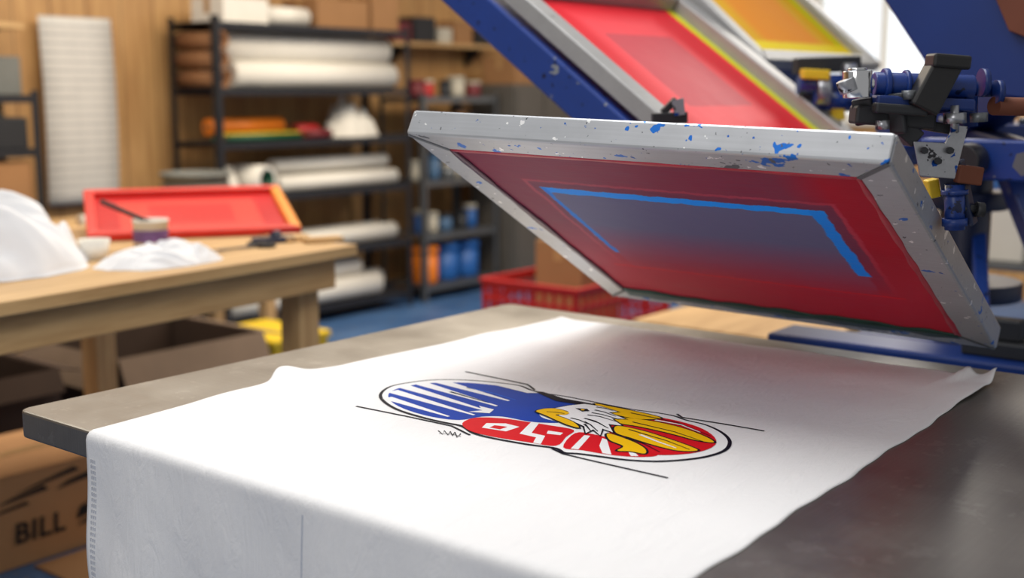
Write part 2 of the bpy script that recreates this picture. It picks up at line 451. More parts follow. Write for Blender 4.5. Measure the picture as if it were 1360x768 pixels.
# small bird head facing left with hooked bill, neck feathers sweeping right
hd = [(722, 549.5), (736, 545), (754, 541.5), (776, 539), (796, 542), (820, 549.5), (808, 550.5), (830, 559), (812, 558.5), (826, 568), (808, 566), (814, 577), (800, 572), (797, 581), (788, 573), (778, 578), (776, 569), (764, 563.5), (746, 560), (732, 556)]
lay(P2(hd), 3, 7, .0026); lay(hd, 4, 8)
bk = spline([(712, 549), (722, 546), (736, 545.5), (748, 548), (756, 551.5), (750, 554), (742, 553.6), (738, 554.3), (750, 558.5), (762, 564), (769, 571), (756, 568), (740, 561.5), (728, 556), (721, 553)], 4)
lay(P2(bk), 3, 9, .0022); lay(bk, 2, 10)
stroke([(726, 550), (738, 550.6), (750, 552.5)], .0022, 3, 11)
lay([(764, 545), (780, 546), (783, 549), (773, 549.5)], 3, 10); lay([(771, 546.6), (776, 546.8), (776, 548.2), (772, 548.2)], 2, 11)
for s_ in ([(780, 554), (796, 556), (822, 564)], [(790, 547.5), (802, 550), (818, 556)], [(776, 558.5), (790, 562), (808, 572)], [(776, 563), (784, 567), (794, 576)], [(792, 543.5), (802, 545), (814, 548.4)],
           [(786, 551), (800, 553.5), (822, 560)], [(782, 560), (796, 565), (804, 570)], [(776, 566), (780, 570), (784, 575)], [(758, 558), (770, 561), (780, 566)]):
    stroke(s_, .0036, 3, 10, .0014)
lay([(708, 521), (722, 522.5), (748, 531), (796, 540), (770, 539.5), (738, 534.5)], 3, 5)
# register marks and signature
stroke([(618, 494.5), (660, 503), (700, 511.5), (704, 514), (710, 519)], .0036, 3, 0)
stroke([(473, 540.5), (540, 554), (600, 567), (612, 573), (624, 579)], .0036, 3, 0)
stroke([(899, 551), (906, 555.5), (960, 564), (1015, 573.5)], .0036, 3, 0)
stroke([(733, 597), (748, 604), (790, 614), (887, 636)], .0036, 3, 0)
sg = [(582, 573), (588, 578), (590, 573), (595, 579), (598, 574), (601, 580), (604, 575), (607, 582), (612, 577)]
stroke(sg, .0016, 3, 0); stroke([(583, 577), (598, 577.5), (612, 581)], .0012, 3, 1)
pr.make("printed_emblem", [k_blue, k_red, k_yel, k_blk, k_wht, k_sky], fab, True, label="red, blue, yellow and black ink bird emblem")

# ------------------------------------------------------------------ printing screens
alu = metalpaint("splattered_aluminium", (206, 209, 214), [((20, 110, 205), .655, 30, 0, .48), ((20, 90, 180), .69, 90, 3, .45), ((244, 244, 244), .66, 50, 7, .45), ((96, 100, 106), .69, 30, 5, .5), ((90, 94, 100), .69, 110, 8, .42)], metal=.45, rough=.36)
alu2 = metalpaint("dull_aluminium", (182, 182, 182), [((90, 90, 92), .70, 30, 5, .5)], metal=.4, rough=.42)
def frame(label, C, X, Y, w, l, mm, bar=.041, t=.036, railmats=None, name="printing_screen"):
    X = Vector(X).normalized(); Y = Vector(Y).normalized(); Z = X.cross(Y).normalized()
    M = Matrix.Identity(4)
    for i, ax in enumerate((X, Y, Z)):
        for r in range(3): M[r][i] = ax[r]
    M.translation = Vector(C)
    e = T(name, label, "printing screen", mat=M)
    rm = railmats or [alu]*4
    def rail(p0, p1, q0, q1, mt):
        MB().prism([(*p0, 0), (*p1, 0), (*q1, 0), (*q0, 0)], (0, 0, t)).make("rail", mt, e, bevel=.0035)
    a, b = w/2, l/2; g = .0004
    rail((-a, -b), (a, -b), (-a+bar, -b+bar), (a-bar, -b+bar), rm[0])
    rail((a, -b+g), (a, b-g), (a-bar, -b+bar+g), (a-bar, b-bar-g), rm[1])
    rail((a, b), (-a, b), (a-bar, b-bar), (-a+bar, b-bar), rm[2])
    rail((-a, b-g), (-a, -b+g), (-a+bar, b-bar-g), (-a+bar, -b+bar+g), rm[3])
    for sx in (-1, 1):
        for sy in (-1, 1):
            MB().beam((sx*(a-.003), sy*(b-.003), -.0004), (sx*(a-bar), sy*(b-bar), -.0004), .006, .0018).make("weld_bead", m_gray, e, bevel=.0005)
    MB().box((0, 0, .0028), (w-2*bar+.004, l-2*bar+.004, .0012)).make("screen_mesh", mm, e)
    return e, M
fm = layered("red_ink_mesh_with_blue", (200, 34, 66), [
    (-.40, .235, -.40, .20, (150, 70, 100), .06, .9),
    (-.226, .236, -.200, .140, (206, 90, 116), .004, .6),
    (-.219, .229, -.193, .133, (138, 70, 102), .004, .9),
    (-.202, .208, -.164, .32, (126, 124, 158), .004, 1.05),
    (-.42, .42, -.04, .6, (198, 56, 86), .20, 1.0),
    (-.206, .212, -.174, -.152, (30, 170, 240), .003, 1.05),
    (.190, .211, -.172, .065, (24, 160, 234), .003, 1.0),
    (-.208, -.196, -.172, .085, (30, 150, 228), .003, .95),
    (-.24, .24, .142, .149, (226, 44, 62), .002, .8)], wob=.008, rough=.42, spec=.22, transl=.40)
yaw = math.radians(4.2); sl = math.radians(27.6); roll_ = math.radians(1.6)
X1 = Vector((math.sin(yaw), -math.cos(yaw), -math.sin(roll_))); Y1 = Vector((math.cos(yaw)*math.cos(sl), math.sin(yaw)*math.cos(sl), -math.sin(sl)))
X1.normalize(); Y1 = (Y1-X1*Y1.dot(X1)).normalized()
W1, L1 = .666, .668
fr1, M1 = frame("aluminium printing screen raised above fabric, red and blue inked mesh", (1.541, .856, 1.0975), X1, Y1, W1, L1, fm, bar=.046, t=.037)
m_redink = PM("red_ink_smear", (190, 36, 60), .4, 0, .3, 30)
m_dkink = PM("dark_ink_smear", (96, 60, 76), .4, 0, .3, 30); m_grink = PM("green_ink_smear", (30, 74, 64), .4, 0, .4, 30)
def smear(pts, mt, wd=.005):
    mb = MB(); p = [Vector(q) for q in pts]
    def fn(u, v):
        x = p[0]+(p[1]-p[0])*u; d = (p[1]-p[0]).normalized(); nn = Vector((-d.y, d.x, 0))
        wv = wd+wd*.7*noise.noise(Vector((u*14, 1, p[0].x*5)))
        q = x+nn*(v-.5)*2*max(.002, wv); return (q.x, q.y, .0012)
    mb.grid(fn, 60, 3); mb.make("ink_residue", mt, fr1, solid=.003)
ia, ib = W1/2-.047, L1/2-.047
smear([(-ia, -ib, 0), (ia, -ib, 0)], m_redink, .004); smear([(ia, -ib, 0), (ia, ib, 0)], m_redink, .004)
smear([(ia, ib+.006, 0), (-ia, ib+.006, 0)], m_grink, .015); smear([(-ia, ib, 0), (-ia, -ib, 0)], m_dkink)

red2 = layered("bright_red_mesh", (222, 40, 52), [(-.19, .17, -.25, .25, (234, 74, 82), .05, .9), (-.13, .14, -.10, .16, (190, 70, 80), .004, .9),
        (.27, .33, -.4, .4, (206, 206, 30), .004, 1.1), (.25, .27, -.4, .4, (232, 30, 50), .003, 1.0)], rough=.5, spec=.25)
a2 = math.radians(35.5)
Yd = Vector((0, math.cos(a2), math.sin(a2)))
low2 = Vector((1.902+.353, 1.06, 1.151)); L2 = .66
frame("aluminium printing screen with bright red mesh, lifted on blue press arm", low2+Yd*L2/2, (1, 0, 0), Yd, .712, L2, red2, railmats=[alu2]*4, bar=.052)
yel = layered("yellow_orange_mesh", (244, 186, 30), [(-.2, .2, -.3, .1, (240, 144, 30), .06, .9), (-.24, .24, .0, .3, (244, 206, 60), .05, .7), (.255, .3, -.4, .4, (200, 206, 30), .01, 1.0),
        (-.4, .4, -.32, -.22, (248, 220, 40), .01, 1.0)], rough=.7, spec=.08)
low3 = Vector((2.98, 1.36, 1.37)); a3 = math.radians(41); Y3 = Vector((0, math.cos(a3), math.sin(a3)))
frame("aluminium printing screen with yellow and orange mesh on press", low3+Y3*.33, (1, 0, 0), Y3, .70, .66, yel, railmats=[alu2]*4, t=.028)

# ------------------------------------------------------------------ press
pz = T("screen_printing_press", "blue enamel rotary screen printing press behind steel table", "printing press", loc=(2.75, .9, 0))
MB().cyl((2.75, .9, .0), (2.75, .9, 1.22), .055, seg=28).cyl((2.75, .9, .86), (2.75, .9, .90), .13, seg=28).cyl((2.75, .9, 1.06), (2.75, .9, 1.10), .09, seg=28).make("column", m_navyd, pz, True, bevel=.004)
MB().cyl((2.75, .9, 1.20), (2.75, .9, 1.25), .20, seg=32).cyl((2.75, .9, 1.25), (2.75, .9, 1.30), .09, seg=24).make("hub", m_navy, pz, True, bevel=.004)
for i in range(6):
    a = i*math.pi/3; c = Vector((2.75+.16*math.cos(a), .9+.16*math.sin(a), 1.25)); MB().cyl(c, c+Vector((0, 0, .014)), .014, seg=6).make("bolt", m_gray, pz, True)
MB().bx(2.24, 2.36, .15, 1.12, .775, .83).bx(2.40, 2.48, .15, 1.10, .76, .80).make("platen_arm", m_navy, pz, True, bevel=.006)
MB().bx(2.30, 2.34, .3, .34, .83, .95).bx(2.26, 2.38, .26, .38, .94, .965).make("platen_bracket", m_blue, pz, True, bevel=.004)
MB().bx(2.28, 2.36, .62, .74, .83, .86).bx(2.30, 2.34, .64, .72, .86, .90).make("platen_clamp", m_dark, pz, True, bevel=.004)
MB().bx(2.36, 2.70, .82, .98, .79, .83).make("arm_bracket", m_navy, pz, True, bevel=.004)
MB().beam((2.45, .55, .80), (2.73, .82, 1.18), .05, .04).beam((2.45, .75, .80), (2.73, .86, 1.0), .03, .03).make("brace", m_blue, pz, True, bevel=.004)
MB().cyl((2.5, .62, .82), (2.5, .62, 1.16), .022).cyl((2.5, .62, .95), (2.5, .62, 1.05), .034).make("lift_spring", m_gray, pz, True)
for s in (0, 90, 180, 270):
    a = math.radians(s+45); c = Vector((2.75, .9, .03))
    MB().beam(c+Vector((math.cos(a)*.05, math.sin(a)*.05, 0)), c+Vector((math.cos(a)*.6, math.sin(a)*.6, 0)), .09, .06).make("foot", m_navyd, pz, True, bevel=.006)
nrm = Vector((0, -math.sin(a2), math.cos(a2)))
def arm(x, y0, z0, L, yd, nr, h=.085, w_=.07, drop=.052, nm="print_arm"):
    p0 = Vector((x, y0, z0))-nr*drop; MB().beam(p0-yd*.02, p0+yd*L, w_, h, up=nr).make(nm, m_blue, pz, True, bevel=.005)
    return p0
p0 = arm(1.925, 1.06, 1.151, .95, Yd, nrm, h=.072, drop=.048)
MB().beam(p0, Vector((2.65, .95, 1.20)), .06, .05).make("arm_link", m_blue, pz, True, bevel=.004)
n3 = Vector((0, -math.sin(a3), math.cos(a3)))
p3 = arm(2.98, 1.36, 1.37, .6, Y3, n3, h=.06)
MB().beam(p3, Vector((2.8, 1.0, 1.25)), .06, .05).make("arm_link", m_blue, pz, True, bevel=.004)
MB().prism([(2.2, .775, 1.325), (2.2, 1.12, 1.80), (2.2, .40, 1.80), (2.2, .40, 1.29), (2.2, .63, 1.305)], (.03, 0, 0)).make("arm_plate", m_navy, pz, True, bevel=.004)
MB().prism([(2.195, .66, 1.42), (2.195, .735, 1.58), (2.195, .52, 1.62), (2.195, .56, 1.38)], (-.012, 0, 0)).make("wooden_shim", m_rust, pz, True, bevel=.002)
MB().beam((2.22, .60, 1.36), (2.62, .86, 1.25), .07, .06).make("arm_link", m_navy, pz, True, bevel=.004)
MB().beam((2.2, .42, 1.20), (2.2, .80, 1.20), .05, .07).beam((2.2, .5, 1.20), (2.2, .5, 1.34), .04, .04, up=(1, 0, 0)).make("cross_arm", m_blue, pz, True, bevel=.004)
MB().beam((2.22, .60, 1.20), (2.62, .86, 1.22), .05, .05).make("arm_link", m_navyd, pz, True, bevel=.004)
MB().cyl((2.16, .70, 1.20), (2.10, .70, 1.20), .03, seg=20).make("tension_knob", m_black, pz, True, bevel=.002)
MB().cyl((2.12, .60, 1.20), (2.16, .60, 1.20), .022, seg=6).make("bolt", m_gray, pz, True)
MB().cyl((2.02, .18, 0), (2.02, .18, 1.40), .035).cyl((2.02, .18, 0), (2.02, .18, .02), .12).make("post", m_navy, pz, True)
MB().bx(1.96, 2.08, .12, .24, 1.24, 1.34).make("post_head", m_blue, pz, True, bevel=.005)

# clamp on the front screen
cl = T("screen_clamp", "blue and black adjustable clamp with steel bracket gripping aluminium frame", "clamp", loc=at3(1240, 200, 1.47))
D = 1.47
def A(px, py, d=D): return at3(px, py, d)
MB().cyl(A(1160, 112), A(1292, 116), .0145, seg=24).cyl(A(1172, 112), A(1180, 112), .019, seg=24).cyl(A(1200, 113), A(1206, 113), .018, seg=24).make("clamp_cylinder", m_blue, cl, True, bevel=.0015)
MB().beam(A(1160, 134, 1.455), A(1290, 140, 1.455), .03, .014).beam(A(1245, 105, 1.5), A(1250, 150, 1.5), .03, .03, up=(1, 0, 0)).make("clamp_body", m_navy, cl, True, bevel=.003)
MB().beam(A(1132, 152), A(1238, 160), .034, .022).beam(A(1146, 130), A(1152, 165), .026, .016, up=(1, 0, 0)).beam(A(1190, 124, 1.45), A(1194, 178, 1.45), .02, .012, up=(1, 0, 0)).beam(A(1160, 143, 1.44), A(1230, 148, 1.44), .02, .012).make("lower_jaw", m_dark, cl, True, bevel=.003)
kb = MB().beam(A(1222, 146, 1.44), A(1256, 82, 1.44), .034, .034); kb.beam(A(1234, 80, 1.435), A(1284, 84, 1.435), .034, .016)
kb.make("lever_block", m_black, cl, True, bevel=.003)
MB().cyl(A(1128, 112, 1.45), A(1160, 112, 1.45), .007).cyl(A(1139, 94, 1.45), A(1139, 130, 1.45), .017, seg=24).cyl(A(1139, 90, 1.45), A(1139, 94, 1.45), .011).make("adjusting_knob", m_chrome, cl, True, bevel=.001)
MB().cyl(A(1122, 106, 1.44), A(1128, 122, 1.44), .011, seg=14).make("thumb_screw", m_silver, cl, True, bevel=.001)
MB().cyl(A(1268, 150, 1.44), A(1268, 164, 1.44), .013, seg=6).cyl(A(1268, 140, 1.44), A(1268, 176, 1.44), .005).make("hex_nut", m_silver, cl, True)
MB().cyl(A(1208, 132, 1.44), A(1208, 120, 1.44), .009, seg=6).make("hex_nut", m_gray, cl, True)
MB().cyl(A(1172, 160, 1.44), A(1172, 172, 1.44), .008, seg=6).make("hex_nut", m_silver, cl, True)
MB().cyl(A(1300, 150, 1.45), A(1300, 162, 1.45), .010, seg=6).make("hex_nut", m_gray, cl, True)
br = MB()
br.prism([A(1213, 188, 1.45), A(1255, 190, 1.45), A(1266, 166, 1.45), A(1286, 168, 1.45), A(1268, 238, 1.45), A(1222, 234, 1.45)], (.004, .002, 0))
br.make("steel_bracket", m_silver, cl, True, bevel=.001)
for q in ((1228, 200), (1246, 214), (1262, 200)):
    bo = MB(); c = A(q[0], q[1], 1.445); bo.cyl(c+Vector((.006, .004, 0)), c-Vector((.003, .002, 0)), .0042, seg=6)
    bo.make("bolt", m_dark, cl, True)
MB().cyl(A(1268, 245), A(1268, 305), .012, seg=18).cyl(A(1268, 252), A(1268, 258), .016, seg=18).cyl(A(1268, 290), A(1268, 300), .015, seg=18).make("blue_screw", m_blue, cl, True)
MB().beam(A(1262, 215, 1.48), A(1280, 300, 1.48), .03, .02, up=(1, 0, 0)).make("back_plate", m_navyd, cl, True, bevel=.002)
MB().cyl(A(1270, 276), A(1300, 278), .005).cyl(A(1296, 278), A(1306, 279), .009, seg=14).make("wing_screw", m_dark, cl, True)
MB().beam(A(1268, 230), A(1300, 234), .03, .022).make("rust_block", m_rust, cl, True, bevel=.002)
MB().cyl(A(1290, 118, 1.49), A(1325, 118, 1.49), .010).cyl(A(1285, 128, 1.48), A(1285, 168, 1.48), .012, seg=14).cyl(A(1302, 110, 1.47), A(1310, 110, 1.47), .017, seg=20).cyl(A(1322, 122, 1.47), A(1330, 122, 1.47), .014, seg=20).make("hinge", m_navy, cl, True)
MB().cyl(A(1320, 141), Vector((2.0, .2, 1.29)), .011).make("rod", m_rust, cl, True)
MB().beam(A(1195, 168), A(1215, 186), .03, .022).beam(A(1180, 158), A(1262, 172), .022, .012).make("frame_grip", m_dark, cl, True, bevel=.002)
MB().beam(A(1236, 238, 1.5), A(1240, 262, 1.5), .02, .014).make("yellow_tag", m_yellow, cl, True, bevel=.002)
c2 = T("screen_clamp", "small black and steel corner clamp on red screen frame", "clamp", loc=at3(890, 150, 2.2))
MB().beam(A(866, 158, 2.16), A(912, 156, 2.16), .03, .02).beam(A(880, 150, 2.16), A(898, 132, 2.16), .022, .012).make("clamp_body", m_black, c2, True, bevel=.002)
MB().prism([A(892, 134, 2.14), A(908, 130, 2.14), A(910, 152, 2.14), A(896, 154, 2.14)], (.004, .003, 0)).make("steel_plate", m_silver, c2, True)
c3 = T("screen_clamp", "worn steel and yellow clamp at end of yellow screen frame", "clamp", loc=at3(1095, 110, 2.9))
MB().beam(A(1055, 88, 2.78), A(1140, 85, 2.78), .05, .035).beam(A(1070, 95, 2.78), A(1075, 150, 2.78), .04, .03).make("clamp_body", m_dark, c3, True, bevel=.003)
MB().beam(A(1064, 98, 2.74), A(1100, 100, 2.74), .04, .022).beam(A(1110, 118, 2.76), A(1112, 160, 2.76), .03, .03).make("yellow_block", m_yellow, c3, True, bevel=.003)
MB().cyl(A(1060, 112, 2.76), A(1120, 112, 2.76), .022).cyl(A(1078, 132, 2.76), A(1140, 134, 2.76), .024).make("blue_knob", m_blue, c3, True)
MB().cyl(A(1084, 122, 2.74), A(1100, 122, 2.74), .03).cyl(A(1120, 96, 2.74), A(1136, 96, 2.74), .02).make("steel_collar", m_silver, c3, True, bevel=.002)

# ------------------------------------------------------------------ storage racks
def rack(label, x0, x1, y0, y1, levels, H, mt, pw=.035):
    e = T("metal_shelving_rack", label, "shelving rack", loc=((x0+x1)/2, (y0+y1)/2, 0))
    for x in (x0, x1):
        for y in (y0, y1):
            sx = 1 if x == x0 else -1; sy = 1 if y == y0 else -1
            MB().bx(min(x, x+sx*pw), max(x, x+sx*pw), min(y, y+sy*.004), max(y, y+sy*.004), 0, H).bx(min(x, x+sx*.004), max(x, x+sx*.004), min(y, y+sy*pw), max(y, y+sy*pw), 0, H).make("upright", mt, e, True)
    for z in levels:
        b = MB().bx(x0+.006, x1-.006, y0+.006, y1-.006, z-.006, z)
        b.bx(x0+.004, x1-.004, y0+.005, y0+.011, z-.036, z).bx(x0+.004, x1-.004, y1-.011, y1-.005, z-.036, z)
        b.make("shelf", mt, e, True)
    return e
m_rackdk = PM("charcoal_steel", (40, 42, 48), .5, .3)
LV = [.10, .42, .76, 1.05, 1.33, 1.67]
rack("dark metal shelving rack loaded with white vinyl rolls", 4.0, 5.44, 5.13, 5.52, LV, 1.70, m_rackdk)
rack("grey metal shelving rack with blue bins, beside dark rack", 5.55, 6.28, 5.13, 5.50, [.10, .42, .76, 1.05, 1.28], 1.30, m_gray)
def roll(x0, x1, y, z, r, mt, lab, grp, core=True, name="vinyl_roll"):
    z += .001; e = T(name, lab, "roll", loc=((x0+x1)/2, y, z), group=grp)
    MB().cyl((x0, y, z+r), (x1, y, z+r), r, seg=24, inner=r*.35).make("sheet_roll", mt, e, True)
    MB().cyl((x0-.01, y, z+r), (x1+.01, y, z+r), r*.34, seg=18, inner=r*.27).make("core_tube", m_tube, e, True)
G4 = "white rolls on the rack"
roll(4.17, 5.38, 5.24, 1.33, .072, m_white, "wide white vinyl roll on metal rack", G4)
roll(4.15, 5.40, 5.395, 1.33, .072, m_white, "wide white vinyl roll on metal rack", G4)
roll(4.14, 5.37, 5.30, 1.462, .088, m_white, "large white vinyl roll stacked on others", G4)
for i, (x, z) in enumerate(((4.06, 1.33), (4.055, 1.43), (4.06, 1.53))):
    e = T("kraft_tube", "open brown cardboard tube on metal rack", "tube", loc=(x, 5.3, z), group="cardboard tubes on rack")
    MB().cyl((x, 5.15, z+.048), (x, 5.5, z+.048), .046, inner=.036, seg=22).make("tube_wall", m_tube, e, True)
roll(4.1, 4.62, 5.20, 1.05, .018, m_green, "green vinyl roll on metal rack", "coloured vinyl rolls")
roll(4.12, 4.66, 5.26, 1.05, .022, m_yellow, "thin yellow vinyl roll on metal rack", "coloured vinyl rolls")
roll(4.10, 4.60, 5.35, 1.08, .045, m_orange, "orange vinyl roll on metal rack", "coloured vinyl rolls")
roll(4.12, 4.64, 5.35, 1.05, .014, m_green, "green vinyl roll on metal rack", "coloured vinyl rolls")
roll(4.68, 4.86, 5.22, 1.05, .025, m_maroon, "dark red vinyl roll on metal rack", "coloured vinyl rolls")
roll(4.68, 4.84, 5.32, 1.05, .04, m_red, "red vinyl roll on metal rack", "coloured vinyl rolls")
roll(4.45, 5.38, 5.22, .76, .045, m_white, "narrow white vinyl roll on metal rack", G4)
roll(4.45, 5.38, 5.33, .76, .055, m_white, "narrow white vinyl roll on metal rack", G4)
roll(4.47, 5.36, 5.28, .86, .04, m_white, "narrow white vinyl roll on metal rack", G4)
e = T("vinyl_roll", "white roll with dark green hollow core on rack", "roll", loc=(4.29, 5.3, .762), group=G4)
MB().cyl((4.27, 5.46, .842), (4.33, 5.15, .842), .078, inner=.058, m2=1, seg=26).make("sheet_roll", [m_white, m_green], e, True)
roll(4.06, 5.38, 5.24, .42, .05, m_white, "white vinyl roll on lower rack shelf", G4)
roll(4.5, 5.38, 5.36, .42, .05, m_white, "white vinyl roll on lower rack shelf", G4)
roll(4.06, 5.20, 5.21, .10, .065, m_white, "thick white vinyl roll on bottom shelf", G4)
roll(4.08, 5.35, 5.35, .10, .065, m_white, "thick white vinyl roll on bottom shelf", G4)
roll(4.07, 5.10, 5.28, .215, .06, m_white, "thick white vinyl roll on bottom shelf", G4)

def crumple(name, lab, cat, c, a, b, h, mt, seed, rot=0, group=None, n=40, fold=.5, skirt=1.0):
    """soft heap of cloth: long rounded folds with creased valleys"""
    mb = MB(); R = Matrix.Rotation(rot, 3, 'Z')
    def sa(x, k=.07): return math.sqrt(x*x+k*k)-k
    def fn(u, v):
        t = u*2*math.pi; q = Vector((math.cos(t)*1.3, math.sin(t)*1.3, seed))
        rr = v*(1+.20*noise.noise(q)+.07*noise.noise(q*3.5))
        x = a*rr*math.cos(t); y = b*rr*math.sin(t)
        X, Y = x/a, y/b
        wx = X+.7*noise.noise(Vector((X*1.3, Y*1.3, seed+3))); wy = Y+.7*noise.noise(Vector((X*1.3+9, Y*1.3, seed)))
        f1 = sa(noise.noise(Vector((wx*1.3, wy*1.3, seed*3))))
        f2 = sa(noise.noise(Vector(((wx+wy)*.9+4, (wy-wx)*2.4, seed*5))))
        f3 = sa(noise.noise(Vector(((wx-wy*.4)*1.2+4, (wy+wx*.4)*4.5, seed*7))), .04)
        env = (1-min(1, v)**3.2)
        z = h*env*(.62+.45*f1*fold+.55*f2*fold+.30*f3*fold)*(.95+.35*noise.noise(Vector((X*.8, Y*.8, seed*9))))
        if v > .985: z = 0
        p = R @ Vector((x, y, 0)); return (c[0]+p.x, c[1]+p.y, c[2]+max(.001, z))
    mb.grid(fn, 140, n); return mb.make(name, mt, label=lab, cat=cat, group=group)
crumple("paper_bundle", "crumpled white paper on metal rack shelf", "paper", (5.12, 5.32, 1.05), .21, .12, .20, m_white, 2, fold=1.0)
crumple("cloth_bundle", "folded pale cloth bundle on metal rack shelf", "cloth", (4.12, 5.24, .76+.0), .08, .07, .2, m_white, 5)
def carton(name, lab, x0, x1, y0, y1, z0, z1, mt=None, rz=0, tape=True, cat="box", group=None):
    z0 += .001; cx, cy = (x0+x1)/2, (y0+y1)/2; mt = mt or m_card
    e = T(name, lab, cat, loc=(cx, cy, z0), rz=rz, group=group); w, d, h = x1-x0, y1-y0, z1-z0
    MB().box((0, 0, h/2-.002), (w, d, h-.004)).make("body", mt, e, bevel=.003)
    MB().box((0, -d/4-.001, h-.001), (w, d/2-.003, .003)).make("lid_flap", mt, e)
    MB().box((0, d/4+.001, h-.001), (w, d/2-.003, .003)).make("lid_flap", mt, e)
    if tape: MB().box((0, 0, h+.001), (w*1.002, .045, .0012)).box((w/2+.0012, 0, h-.04), (.001, .045, .08)).box((-w/2-.0012, 0, h-.04), (.001, .045, .08)).make("packing_tape", PM("parcel_tape", (180, 142, 96), .3), e)
    return e
carton("cardboard_box", "brown cardboard box on top of rack", 4.75, 5.15, 5.18, 5.48, 1.67, 1.83)
carton("storage_box", "white storage box on top of rack", 4.1, 4.4, 5.18, 5.45, 1.67, 1.80, m_white)
carton("cardboard_box", "shallow brown carton on top of rack", 5.18, 5.40, 5.18, 5.46, 1.67, 1.92)
roll(4.42, 4.72, 5.25, 1.67, .05, m_white, "short white roll on top of rack", G4)
def jar(c, r, h, mt, lidm, lab, grp, name="ink_tub"):
    c = Vector(c)+Vector((0, 0, .001)); e = T(name, lab, "container", loc=c, group=grp)
    MB().lathe(c, [(0, 0), (r*.9, 0), (r, h*.1), (r, h*.82), (0, h*.82)]).make("tub", mt, e, True)
    MB().lathe(c, [(0, h*.8), (r*1.06, h*.8), (r*1.06, h*.97), (r*.98, h), (0, h)]).make("lid", lidm, e, True)
random.seed(8)
m_teal = PM("faded_blue_plastic", (70, 104, 140), .5); m_cream = PM("cream_plastic", (190, 184, 168), .6)
for (z, cols) in ((.42, (m_bluebin, m_cream, m_teal, m_dark, m_bluebin)), (.76, (m_cream, m_teal, m_gray, m_cream, m_bluebin)), (1.05, (m_maroon, m_dark, m_cream, m_card, m_dark)), (1.28, (m_maroon, m_red, m_dark, m_cream, m_maroon))):
    for i, cm in enumerate(cols):
        r_ = .038+.018*random.random()
        jar((5.64+i*.13+.012*random.random(), 5.24+.07*random.random(), z), r_, .09+.09*random.random(), cm, random.choice((m_cream, m_dark, cm)), "ink tub on grey rack shelf", "ink tubs on grey rack")
for i in range(3):
    jar((5.68+i*.2, 5.25, .10), .085, .24, m_bluebin if i else m_orange, m_bluebin if i else m_orange, ("blue" if i else "orange")+" plastic bucket on bottom shelf", "buckets on bottom shelf", "plastic_bucket")
m_cab = PM("taupe_enamel", (96, 92, 86), .5, .1)
cb = T("steel_cabinet", "dull taupe steel cabinet with double doors beside rack", "cabinet", loc=(6.62, 5.2, 0))
MB().bx(6.33, 6.93, 5.03, 5.42, .0, 1.36).make("body", m_cab, cb, True, bevel=.006)
for x in (6.34, 6.64):
    MB().bx(x, x+.28, 5.01, 5.029, .08, 1.33).make("door", m_cab, cb, True, bevel=.003)
for x in (6.60, 6.645): MB().bx(x, x+.012, 4.98, 5.01, .62, .74).make("handle", m_chrome, cb, True)
carton("cardboard_box", "brown carton on top of steel cabinet", 6.4, 6.7, 5.08, 5.36, 1.36, 1.54)
carton("tool_case", "dark red tool case on top of cabinet", 6.73, 6.92, 5.08, 5.34, 1.36, 1.50, m_maroon, tape=False)
ws = T("wall_shelf", "narrow wooden wall shelf with small boxes", "shelf", loc=(6.1, 5.5, 1.62))
MB().bx(5.6, 6.7, 5.42, 5.618, 1.60, 1.625).make("shelf_board", m_pine, ws, True)
for x in (5.75, 6.5): MB().prism([(x, 5.61, 1.60), (x, 5.45, 1.60), (x, 5.61, 1.48)], (.02, 0, 0)).make("shelf_bracket", m_dark, ws, True)
for i, (x, w_, h, mt) in enumerate(((5.64, .16, .12, m_maroon), (5.83, .2, .16, m_dark), (6.06, .13, .1, m_cream), (6.22, .18, .15, m_card), (6.44, .2, .11, m_dark))):
    carton("storage_box", "small assorted box on wall shelf", x, x+w_, 5.45, 5.6, 1.626, 1.626+h, mt, tape=False, group="boxes on wall shelf")

# ------------------------------------------------------------------ left side storage
rack("dark metal shelf with grey bins and boxes near wall", 2.35, 3.02, 5.15, 5.50, [.10, .50, .80, 1.06, 1.30], 1.32, m_rackdk)
carton("cardboard_box", "brown cardboard box on dark shelf", 2.40, 2.66, 5.17, 5.47, .80, .98)
carton("cardboard_box", "brown cardboard box with grey label on shelf", 2.69, 2.98, 5.17, 5.47, .80, 1.00)
carton("storage_bin", "dark grey plastic bin on dark shelf", 2.4, 2.97, 5.17, 5.46, 1.06, 1.20, m_dark, tape=False)
for i, (x, w_, h, mt) in enumerate(((2.38, .14, .16, m_white), (2.54, .14, .20, m_grayplastic), (2.70, .12, .12, m_card), (2.84, .13, .17, m_grayplastic))):
    carton("storage_box", "assorted small box on top of dark shelf", x, x+w_, 5.2, 5.42, 1.30, 1.30+h, mt, tape=False, group="boxes on dark shelf")
crumple("rag_pile", "grey rag heap on dark shelf", "rag", (2.84, 5.30, 1.202), .09, .06, .06, m_grayplastic, 22)
hs = T("wall_shelf", "high pine wall shelf with stacked containers", "shelf", loc=(2.7, 5.5, 1.6))
MB().bx(2.2, 3.06, 5.3, 5.618, 1.60, 1.625).make("shelf_board", m_pine, hs, True)
for x in (2.4, 2.95): MB().prism([(x, 5.61, 1.60), (x, 5.35, 1.60), (x, 5.61, 1.45)], (.02, 0, 0)).make("shelf_bracket", m_dark, hs, True)
for i in range(4): jar((2.46+i*.16, 5.46, 1.626), .06, .13+.02*i, (m_white, m_grayplastic, m_white, m_card)[i], m_white, "pale lidded container on wall shelf", "containers on wall shelf", "lidded_container")
